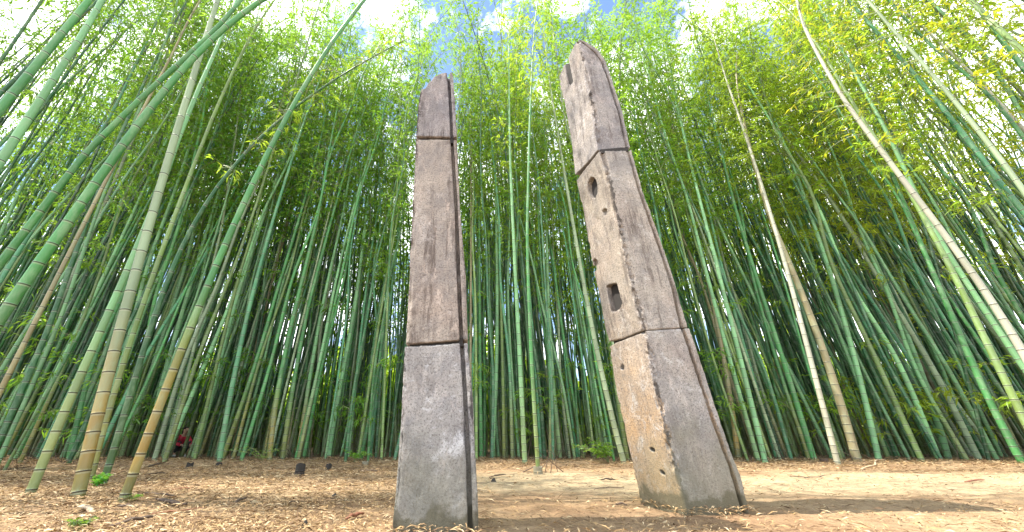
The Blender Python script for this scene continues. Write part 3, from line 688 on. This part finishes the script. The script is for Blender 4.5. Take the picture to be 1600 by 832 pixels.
# ---- the deep grove behind: past counting, one mass
def thicket():
    rng = np.random.default_rng(9); V, Fc, T, HG, SG, RG = [], [], [], [], [], []; LV, LT, LT1, LT2 = [], [], [], []; off = 0
    spots = []
    def add(x, y): spots.append((x, y)); taken.append((x, y))
    scatter(1000, (-22, 26), (12.1, 18), 0.24, lambda x, y: True, add, 6)
    for _ in range(1000):
        y = 18 + 10 * rng.random() ** 1.1; x = rng.uniform(-1.45 * y - 2, 1.7 * y + 2)
        if x > 0.95 * y and y > 19 and rng.random() < 0.6: continue
        spots.append((x, y))
    for _ in range(60): spots.append((rng.uniform(-26, -15), rng.uniform(3, 13)))
    for _ in range(60): spots.append((rng.uniform(18, 30), rng.uniform(4, 13)))
    sides = 6; th = np.linspace(0, 2 * np.pi, sides, endpoint=False)
    names = [t[0] for t in TONES]; wts = np.array([2.5, 7, 9, 1.5, 0.8, 0.4, 3]); wts = wts / wts.sum()
    for x, y in spots:
        me, cm, q, s, r0, cdt, H = VAR[rng.integers(NV)]
        an = rng.uniform(0, 6.28); ca, sa = math.cos(an), math.sin(an); lx, ly = np.tan(np.radians(rng.normal(0, 2.0, 2)))
        sc = rng.uniform(0.8, 1.15)
        uu = project(Vector((x, y, 0)))[0]
        if 470 < uu < 780 or 870 < uu < 980: sc *= 0.8
        def tf(p):
            p = p * sc
            return np.stack([p[:, 0] * ca - p[:, 1] * sa + p[:, 2] * lx + x, p[:, 0] * sa + p[:, 1] * ca + p[:, 2] * ly + y, p[:, 2]], 1)
        nsp = 0.33 if y < 18 else 0.8
        zs = np.arange(0, s[-1], nsp); 
        if y < 18:
            zs = np.stack([zs, zs + 0.03, zs + 0.06], 1).ravel(); ring = np.tile([0.0, 1.0, 0.0], len(zs) // 3)
        else: ring = np.zeros(len(zs))
        p, t = frame_at(q, s, zs); pw = tf(p); r = rad(r0 * sc * rng.uniform(1.0, 1.4), zs / s[-1]) * (1 + 0.1 * ring)
        v = pw[:, None] + r[:, None, None] * np.stack([np.cos(th), np.sin(th), 0 * th], 1)[None]
        n = len(zs); kk = np.arange(n - 1)[:, None] * sides; c = np.arange(sides)[None]; c2 = (c + 1) % sides
        Fc.append(np.stack([kk + c, kk + c2, kk + sides + c2, kk + sides + c], -1).reshape(-1, 4) + off); off += n * sides
        V.append(v.reshape(-1, 3)); tint = np.array(TINT[names[rng.choice(len(names), p=wts)]]) * rng.uniform(0.4, 1.0)
        T.append(np.repeat(tint[None], n * sides, 0)); HG.append(np.repeat(pw[:, 2], sides)); RG.append(np.repeat(ring, sides)); SG.append(np.full(n * sides, rng.random()))
        LP, LD = cdt[4], cdt[5]; m = 90 if y < 18 else 70
        idx = rng.integers(0, len(LP), m); lp = tf(LP[idx] + rng.normal(size=(m, 3)) * 0.1); ld = LD[idx] @ np.array([[ca, sa, 0], [-sa, ca, 0], [0, 0, 1]])
        LV.append(make_leaves(lp, ld, rng, 1.75 if y < 20 else 2.3, 0.24)); lt = np.array(leaf_tint(x, y)); LT.append(np.repeat(lt[None], m * 4, 0))
        LT1.append(np.repeat(rng.random(m), 4)); LT2.append(np.repeat(rng.random(m), 4))
    me = np_mesh('bamboo_grove', np.concatenate(V), np.concatenate(Fc), {'tint': np.concatenate(T), 'hgt': np.concatenate(HG), 'ring': np.concatenate(RG), 'seg': np.concatenate(SG)}, [M_CULM_V])
    tag(link(bpy.data.objects.new('bamboo_grove', me)), 'mass of green bamboo stems filling the depth of the grove', 'bamboo grove', kind='stuff')
    lv = np.concatenate(LV); nf = len(lv) // 4
    me = np_mesh('bamboo_foliage', lv, np.arange(nf * 4).reshape(-1, 4), {'tint': np.concatenate(LT), 'tone': np.concatenate(LT1), 'tone2': np.concatenate(LT2)}, [M_LEAF_V], smooth=False)
    tag(link(bpy.data.objects.new('bamboo_foliage', me)), 'mass of green leaves in the depth of the grove', 'foliage', kind='stuff')
    # brushwood far back, closing the view under the crowns
    m = 230000; y = rng.uniform(29, 40, m); x = rng.uniform(-1.6, 1.9, m) * y; z = np.where(rng.random(m) < 0.4, 0.5, 1.0) * rng.uniform(0, 1, m) ** 1.2 * (6.0 + 2.5 * np.sin(x * 0.5) + 1.5 * np.sin(x * 1.7 + y))
    lv = make_leaves(np.stack([x, y, np.abs(z)], 1), rng.normal(size=(m, 3)), rng, 4.2, 0.4)
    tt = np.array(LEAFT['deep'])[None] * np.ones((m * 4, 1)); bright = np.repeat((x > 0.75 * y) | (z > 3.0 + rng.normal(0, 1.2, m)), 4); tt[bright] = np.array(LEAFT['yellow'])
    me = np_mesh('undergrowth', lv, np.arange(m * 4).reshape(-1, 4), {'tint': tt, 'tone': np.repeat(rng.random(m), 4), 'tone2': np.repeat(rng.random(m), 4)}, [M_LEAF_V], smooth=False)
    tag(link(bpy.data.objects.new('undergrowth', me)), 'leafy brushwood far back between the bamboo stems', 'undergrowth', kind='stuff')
thicket()

# ------------------------------------------------------------------ litter of dead bamboo leaves
def litter():
    rng = np.random.default_rng(21); a = N('dry_leaf')
    tone = a.attr('tone'); c = a.mix(a.ramp(tone, 0, 0.55), (0.10, 0.055, 0.028), (0.33, 0.215, 0.10)); c = a.mix(a.ramp(tone, 0.7, 1.0), c, (0.56, 0.44, 0.27))
    a.bsdf(c, 0.7, spec=0.3)
    pos = []; n = 0
    while n < 105000:
        m = 60000; y = 1.9 + 9.6 * rng.random(m) ** 1.5; x = rng.uniform(-1.5, 1.75, m) * (y + 0.6)
        bank = np.clip((y - 7.3) / 1.5, 0, 1); left = np.clip((-x + 0.4) / 2.0, 0, 1); nearf = np.clip((4.2 - y) / 1.2, 0, 1)
        d = 0.085 + 0.8 * np.maximum(bank, left) + 0.12 * nearf
        cl = np.sin(x * 2.3 + 1.7 * np.sin(y * 1.9)) * np.sin(y * 2.9 + 1.3 * np.sin(x * 2.1)); d = d * (0.75 + 0.45 * cl)
        k = rng.random(m) < d; pos.append(np.stack([x[k], y[k]], 1)); n += k.sum()
    xy = np.concatenate(pos)[:105000]
    ft = np.array([t for t in taken if 3 < t[1] < 11.5]); pile = np.repeat(ft, 34, 0) + rng.normal(size=(len(ft) * 34, 2)) * 0.13; npile = len(pile)
    for a_, b_ in ((at_y(610, 838, yf), at_y(750, 838, yf)), (A0, B0), (A0, D0), (B0, B0 + D0 - A0)):
        t = rng.random((110, 1)); q = np.array([a_.x, a_.y]) * (1 - t) + np.array([b_.x, b_.y]) * t + np.abs(rng.normal(size=(110, 2))) * np.array([0.02, -0.035]); pile = np.concatenate([pile, q])
    npile = len(pile)
    xy = np.concatenate([xy, pile])
    z = np.array([gz(float(x), float(y)) for x, y in xy]) + 0.012 + 0.012 * rng.random(len(xy)); z[-npile:] += 0.035 * rng.random(npile)
    az = rng.uniform(0, 6.28, len(xy)); d = np.stack([np.cos(az), np.sin(az), rng.normal(0, 0.16, len(xy))], 1)
    sz = 0.24 + 0.024 * xy[:, 1]
    L = (LEAF_L * sz * rng.uniform(0.6, 1.7, len(xy)))[:, None]; p = np.stack([xy[:, 0], xy[:, 1], z], 1)
    up = rng.normal(size=(len(xy), 3)) * 0.35 + np.array([0, 0, 1.0]); w = np.cross(d, up); w /= np.linalg.norm(w, axis=1, keepdims=True)
    wd = rng.uniform(0.07, 0.17, len(xy))[:, None]; tw = rng.random(len(xy)) < 0.05; L[tw] *= 3.0; wd[tw] = 0.022
    mid = p + d * L * 0.45 + np.array([0, 0, 0.008]); v = np.stack([p, mid + w * L * wd * 0.5, p + d * L, mid - w * L * wd * 0.5], 1).reshape(-1, 3)
    me = np_mesh('leaf_litter', v, np.arange(len(v)).reshape(-1, 4), {'tone': np.repeat(np.where(tw, 0.05, rng.random(len(xy))), 4)}, [a.m], smooth=False)
    tag(link(bpy.data.objects.new('leaf_litter', me)), 'straw coloured dead bamboo leaves strewn over the earth', 'leaf litter', kind='stuff')
litter()
def dead_twigs():
    rng = np.random.default_rng(33); ft = np.array([t for t in taken if 6 < t[1] < 12.5 and -14 < t[0] < 17]); idx = rng.integers(0, len(ft), 900)
    b = ft[idx] + rng.normal(size=(900, 2)) * 0.22; ln = rng.uniform(0.12, 0.75, 900); az = rng.uniform(0, 6.28, 900); el = np.radians(rng.uniform(5, 85, 900))
    z = np.array([gz(float(x), float(y)) for x, y in b]); S = np.column_stack([b, z]); E = S + ln[:, None] * np.stack([np.cos(az) * np.cos(el), np.sin(az) * np.cos(el), np.sin(el)], 1)
    v, f = tubes(S, E, rng.uniform(0.003, 0.010, 900), np.full(900, 0.002))
    tag(link(bpy.data.objects.new('dead_twigs', np_mesh('dead_twigs', v, f, mats=[M_STICK]))), 'dead twigs and broken shoots about the feet of the bamboos', 'dead twigs', kind='stuff')
dead_twigs()

# ------------------------------------------------------------------ sticks, stumps, small plants
def stick(u0, v0, u1, v1, th, label, mat=None):
    a, b = ground(u0, v0), ground(u1, v1); rs = random.Random(int(u0 * 7 + v0)); n = 7; c = (a + b) / 2
    pts = []
    for k in range(n):
        p = a.lerp(b, k / (n - 1)) + Vector((rs.uniform(-1, 1), rs.uniform(-1, 1), 0)) * (b - a).length * 0.02
        p.z = gz(p.x, p.y) + th * 0.6 + 0.01 + 0.015 * math.sin(k / (n - 1) * 3.14) * rs.random(); pts.append(p - c)
    bm = bmesh.new(); rings = []
    for k, p in enumerate(pts):
        t = (pts[min(n - 1, k + 1)] - pts[max(0, k - 1)]).normalized(); s_ = t.cross(Vector((0, 0, 1))).normalized(); w = t.cross(s_)
        r = th * (0.55 + 0.45 * math.sin(3.14 * (k + 0.6) / n)) * rs.uniform(0.8, 1.2)
        rings.append([bm.verts.new(p + (s_ * math.cos(q) + w * 0.7 * math.sin(q)) * r) for q in np.linspace(0, 6.283, 7, endpoint=False)])
    for r1, r2 in zip(rings[:-1], rings[1:]):
        for k in range(7): bm.faces.new((r1[k], r1[(k + 1) % 7], r2[(k + 1) % 7], r2[k]))
    bm.faces.new(rings[0][::-1]); bm.faces.new(rings[-1])
    # a broken side spur
    m = pts[n // 2]; d = Vector((rs.uniform(-1, 1), rs.uniform(-1, 1), 0.5)).normalized() * (b - a).length * 0.12
    r_ = th * 0.35; bs = [bm.verts.new(m + Vector((math.cos(q), math.sin(q), 0)) * r_) for q in (0, 2.1, 4.2)]; tp = bm.verts.new(m + d)
    for k in range(3): bm.faces.new((bs[k], bs[(k + 1) % 3], tp))
    bm.faces.new(bs[::-1])
    me = bpy.data.meshes.new('fallen_stick'); bm.to_mesh(me); bm.free(); me.materials.append(mat or M_STICK)
    for f in me.polygons: f.use_smooth = True
    o = link(bpy.data.objects.new('fallen_stick', me)); o.location = c; tag(o, label, 'stick', 'dead sticks lying on the clearing')
M_STRAW = simple('pale_stick', (0.50, 0.38, 0.25), 0.8, 0.35, 14); M_RUST = simple('rust_stick', (0.25, 0.10, 0.055), 0.8, 0.35, 14)
for a in [
 (241, 787, 288, 792, 0.022, 'thick dark stick below the curled weed, left of centre litter'),
 (168, 829, 242, 812, 0.016, 'long dark stick slanting at the lower left corner'),
 (176, 797, 216, 797, 0.012, 'thin dark stick just below the foot of the lone leaning bamboo'),
 (226, 746, 262, 742, 0.020, 'dark stick at the feet of bamboos under the person in red'),
 (224, 735, 256, 730, 0.022, 'topmost dark stick near the foot of the lone leaning bamboo'),
 (210, 760, 270, 757, 0.010, 'very thin grey twig right of the lone leaning bamboo'),
 (222, 776, 274, 780, 0.012, 'bent thin twig above the thick dark stick'),
 (236, 807, 322, 796, 0.009, 'long reddish thin twig below the thick dark stick', M_RUST),
 (262, 770, 300, 767, 0.008, 'short reddish twig above the thick dark stick', M_RUST),
 (120, 800, 146, 806, 0.022, 'pale broad stick at the left edge', M_STRAW),
 (122, 812, 144, 813, 0.014, 'lower pale stick at the left edge', M_STRAW),
 (365, 790, 384, 784, 0.016, 'short dark chip in the left middle of the litter'),
 (448, 790, 470, 788, 0.010, 'tiny dark twig left of the pointed dark chip'),
 (438, 745, 461, 744, 0.008, 'thin twig lying against the black stump'),
 (560, 738, 590, 739, 0.018, 'dark stick at the grove edge left of the left pillar'),
 (540, 816, 566, 808, 0.016, 'curled brown sheath near the left pillar foot', M_RUST),
 (962, 792, 980, 793, 0.012, 'short dark twig just left of the right pillar foot'),
 (928, 768, 975, 766, 0.008, 'thin grey twig left of the right pillar'),
 (1235, 747, 1262, 750, 0.012, 'dark stick in the pale earth right of the right pillar'),
 (1262, 750, 1296, 744, 0.009, 'thin stick touching the dark one right of the right pillar'),
 (1350, 736, 1385, 724, 0.014, 'pale stick leaning at the feet of the right bamboos', M_STRAW),
 (1510, 757, 1540, 754, 0.014, 'reddish stick at the right edge of the clearing', M_RUST),
 (940, 755, 962, 753, 0.016, 'dark stick before the shrub left of the right pillar'),
 (765, 748, 790, 744, 0.014, 'dark stick at the grove edge right of the left pillar'),
]: stick(*a)
def chip(u, v, w, label):
    p = ground(u, v); bm = bmesh.new(); rs = random.Random(int(u))
    n = 7; lo = [bm.verts.new((w * math.cos(t) * rs.uniform(.7, 1.1), 0.6 * w * math.sin(t) * rs.uniform(.7, 1.1), -0.01)) for t in np.linspace(0, 6.283, n, endpoint=False)]
    up = [bm.verts.new((q.co.x * 0.55, q.co.y * 0.5, w * rs.uniform(0.4, 0.8))) for q in lo]; tp = bm.verts.new((0.1 * w, 0, w * 1.1))
    for k in range(n):
        bm.faces.new((lo[k], lo[(k + 1) % n], up[(k + 1) % n], up[k])); bm.faces.new((up[k], up[(k + 1) % n], tp))
    bm.faces.new(lo[::-1]); bmesh.ops.recalc_face_normals(bm, faces=bm.faces)
    me = bpy.data.meshes.new('bark_chip'); bm.to_mesh(me); bm.free(); me.materials.append(M_STUMP)
    o = link(bpy.data.objects.new('bark_chip', me)); o.location = (p.x, p.y, gz(p.x, p.y)); tag(o, label, 'bark chip', 'dark bark chips on the litter')
chip(522, 781, 0.045, 'small pointed dark chip on the litter below the black stump'); chip(476, 824, 0.04, 'curled black chip at the bottom, left of the left pillar'); chip(772, 756, 0.05, 'small dark chip right of the left pillar near the grove')
def stump(u, v, r, h, label, mat=None, lean=0):
    p = ground(u, v); e = tag(empty('bamboo_stump', (p.x, p.y, gz(p.x, p.y) - 0.03), (0, lean, 0)), label, 'stump', 'cut bamboo stumps at the grove edge')
    bm = bmesh.new(); zs = [0, h * 0.45, h * 0.5, h * 0.55, h, h, 0.6 * h]; rs_ = [1.1, 1, 1.12, 1, 1, 0.78, 0.75]; rg = []
    for z, q in zip(zs, rs_):
        rg.append([bm.verts.new((r * q * math.cos(t), r * q * math.sin(t), z + (0.012 * math.cos(t * 2 + u) if z == h else 0))) for t in np.linspace(0, 6.283, 14, endpoint=False)])
    for a, b in zip(rg[:-1], rg[1:]):
        for k in range(14): bm.faces.new((a[k], a[(k + 1) % 14], b[(k + 1) % 14], b[k]))
    bm.faces.new(rg[-1]); me = bpy.data.meshes.new('stub'); bm.to_mesh(me); bm.free(); me.materials.append(mat or M_STUMP)
    link(bpy.data.objects.new('stub', me), e)
    bm = bmesh.new()
    for k in range(16):
        t = k * 0.39; d = Vector((math.cos(t), math.sin(t), 0)); s_ = Vector((-d.y, d.x, 0)) * 0.006; L = r * random.Random(k).uniform(1.2, 2.2)
        vv = [bm.verts.new(d * r * 0.8 - s_ + Vector((0, 0, 0.05))), bm.verts.new(d * r * 0.8 + s_ + Vector((0, 0, 0.05))), bm.verts.new(d * L + Vector((0, 0, 0.01)))]; bm.faces.new(vv)
    me = bpy.data.meshes.new('roots'); bm.to_mesh(me); bm.free(); me.materials.append(M_STICK); link(bpy.data.objects.new('roots', me), e)
M_STUB = simple('old_stub', (0.20, 0.18, 0.12), 0.8, 0.4, 12)
stump(467, 746, 0.07, 0.19, 'short black cylindrical stump standing alone on the litter'); stump(295, 733, 0.06, 0.12, 'low dark stub at the feet of bamboos right of the person in red')
stump(341, 731, 0.06, 0.08, 'low dark stub under the shaded bamboo left of the fern'); stump(512, 735, 0.055, 0.13, 'dark stub at the foot of the brightest mint bamboo', None, 0.1)
stump(841, 742, 0.075, 0.14, 'grey brown stub in the middle between the pillars', M_STUB); stump(570, 730, 0.07, 0.10, 'brown stub at the grove edge left of the left pillar', M_STUB)
stump(1290, 728, 0.08, 0.12, 'dark stub left of the lichened bamboo foot', M_STICK, 0.1)

def plant(u, v, h, n, spread, leaf, tint, name, label, cat, blade=False):
    rng = np.random.default_rng(int(u)); p = ground(u, v); e = tag(empty(name, (p.x, p.y, gz(p.x, p.y))), label, cat)
    S, E, r1, r2, LP, LD = [], [], [], [], [], []
    for k in range(n):
        a = rng.uniform(0, 6.28); q = np.array([0., 0, 0]); el = R(rng.uniform(50, 88)); hh = h * rng.uniform(0.6, 1.0)
        for m in range(5):
            d = np.array([math.cos(a) * math.cos(el) * spread, math.sin(a) * math.cos(el) * spread, math.sin(el)]); q2 = q + d * hh / 5
            S.append(q); E.append(q2); r1.append(0.006 * h + 0.001); r2.append(0.005 * h + 0.0008); q = q2; el -= R(12)
            if m or blade:
                c = 3 if blade else 5; LP += [q + rng.normal(size=3) * 0.02 * h for _ in range(c)]; LD += [np.array([math.cos(b), math.sin(b), rng.uniform(-0.3, 0.6)]) for b in rng.uniform(0, 6.28, c)]
    v_, f_ = tubes(np.array(S), np.array(E), np.array(r1), np.array(r2)); link(bpy.data.objects.new('stem', np_mesh('stem', v_, f_, mats=[M_TWIG])), e)
    lv = make_leaves(np.array(LP), np.array(LD), rng, leaf, 0.34 if not blade else 0.16); m = len(LP)
    me = np_mesh('foliage', lv, np.arange(m * 4).reshape(-1, 4), {'tone': np.repeat(rng.random(m), 4), 'tone2': np.repeat(rng.random(m), 4)}, [M_LEAF], smooth=False)
    c = link(bpy.data.objects.new('foliage', me), e); c.color = (*tint, 1)
plant(952, 727, 0.75, 16, 1.2, 0.7, (0.09, 0.20, 0.035), 'shrub', 'small leafy green shrub at the grove edge left of the right pillar', 'shrub')
plant(408, 727, 0.55, 9, 1.7, 0.6, (0.20, 0.34, 0.08), 'fern', 'tiny pale green fern at the bamboo feet left of the black stump', 'fern', True)
plant(150, 764, 0.17, 9, 1.0, 0.35, (0.03, 0.26, 0.03), 'weed', 'bright green weed beside the thick ochre footed bamboo', 'weed')
plant(204, 786, 0.09, 7, 1.2, 0.28, (0.10, 0.26, 0.04), 'weed', 'small green weed at the foot of the lone leaning bamboo', 'weed', True)
plant(128, 828, 0.08, 10, 1.2, 0.35, (0.04, 0.09, 0.03), 'weed', 'dark green tuft in the lower left corner', 'weed', True)
plant(553, 727, 0.4, 8, 1.5, 0.5, (0.10, 0.28, 0.05), 'weed', 'low green weed at the grove edge left of the left pillar', 'weed')

# ------------------------------------------------------------------ the person in red, half hidden among the stems
def person():
    P0 = at_y(282, 690, 13.2); P0 = Vector((P0.x, P0.y, gz(P0.x, P0.y)))
    pass
    e = tag(empty('person', P0, (0, 0, R(-120))), 'person in a red top and dark trousers crouching low among the bamboos at left', 'person')
    def skin(name, verts, edges, radii, mat, sub=2):
        me = bpy.data.meshes.new(name); me.from_pydata(verts, edges, []); o = link(bpy.data.objects.new(name, me), e)
        o.modifiers.new('s', 'SKIN'); 
        for k, r in enumerate(radii): me.skin_vertices[0].data[k].radius = (r, r) if not isinstance(r, tuple) else r
        me.skin_vertices[0].data[0].use_root = True
        m = o.modifiers.new('d', 'SUBSURF'); m.levels = sub; m.render_levels = sub
        nm = baked(o); o.modifiers.clear(); o.data = nm; nm.name = name; nm.materials.clear(); nm.materials.append(mat)
        for f in nm.polygons: f.use_smooth = True
        return o
    SKIN = simple('skin', (0.55, 0.34, 0.24), 0.55, 0.08); RED = simple('red_cloth', (0.62, 0.03, 0.07), 0.8, 0.15); DK = simple('dark_cloth', (0.03, 0.035, 0.04), 0.85); HR = simple('hair', (0.015, 0.012, 0.01), 0.5); SH = simple('shoe', (0.5, 0.5, 0.48), 0.6)
    B = [(0, -.12, .24), (0, -.08, .36), (0, .03, .52), (0, .10, .61), (0, .14, .68), (0, .17, .77), (0, .16, .86)]
    rB = [(.13, .11), (.12, .10), (.14, .10), (.065, .06), (.046, .046), (.075, .09), (.06, .075)]; Ed = [(k, k + 1) for k in range(6)]
    def chain(pts, rs, root):
        p = root
        for q, r in zip(pts, rs): B.append(q); rB.append(r); Ed.append((p, len(B) - 1)); p = len(B) - 1
        return p
    for s in (-1, 1):
        chain([(s * .17, .07, .57), (s * .23, .22, .40), (s * .12, .42, .34), (s * .10, .48, .33)], [.052, .04, .028, .024], 3)
        w = len(B) - 1; wx, wy, wz = B[w]
        for f in range(5): chain([(wx + (f - 2) * .016, wy + .035, wz - .012), (wx + (f - 2) * .019, wy + .07 - abs(f - 2) * .006, wz - .035)], [.010, .008], w)
        chain([(s * .10, -.06, .25), (s * .16, .30, .44), (s * .14, .12, .09), (s * .15, .24, .04)], [.09, .062, .038, .03], 0)
    chain([(0, .262, .76)], [.014], 5); chain([(.085, .16, .77)], [.016], 5); chain([(-.085, .16, .77)], [.016], 5)
    skin('body', B, Ed, rB, SKIN)
    T = [(0, -.11, .27), (0, -.07, .37), (0, .03, .52), (0, .10, .60)]; rT = [(.16, .125), (.15, .12), (.165, .125), (.09, .08)]; tE = [(0, 1), (1, 2), (2, 3)]
    for s in (-1, 1):
        k = len(T); T += [(s * .175, .07, .57), (s * .235, .22, .40), (s * .14, .40, .343)]; rT += [.075, .056, .042]; tE += [(3, k), (k, k + 1), (k + 1, k + 2)]
    skin('shirt', T, tE, rT, RED)
    T = [(0, -.13, .28), (0, -.11, .23)]; rT = [(.15, .12), (.15, .12)]; tE = [(0, 1)]
    for s in (-1, 1):
        k = len(T); T += [(s * .10, -.05, .25), (s * .16, .30, .44), (s * .14, .13, .12)]; rT += [.105, .078, .055]; tE += [(1, k), (k, k + 1), (k + 1, k + 2)]
    skin('trousers', T, tE, rT, DK)
    skin('hair', [(0, .14, .76), (0, .13, .83), (0, .16, .885), (0, .09, .72)], [(0, 1), (1, 2), (0, 3)], [(.082, .085), (.088, .10), (.06, .075), .06], HR)
    for s in (-1, 1): skin('shoe', [(s * .14, .09, .04), (s * .145, .19, .04), (s * .15, .28, .03)], [(0, 1), (1, 2)], [.045, .045, .032], SH, 1)
person()
print('objects', len(bpy.data.objects))
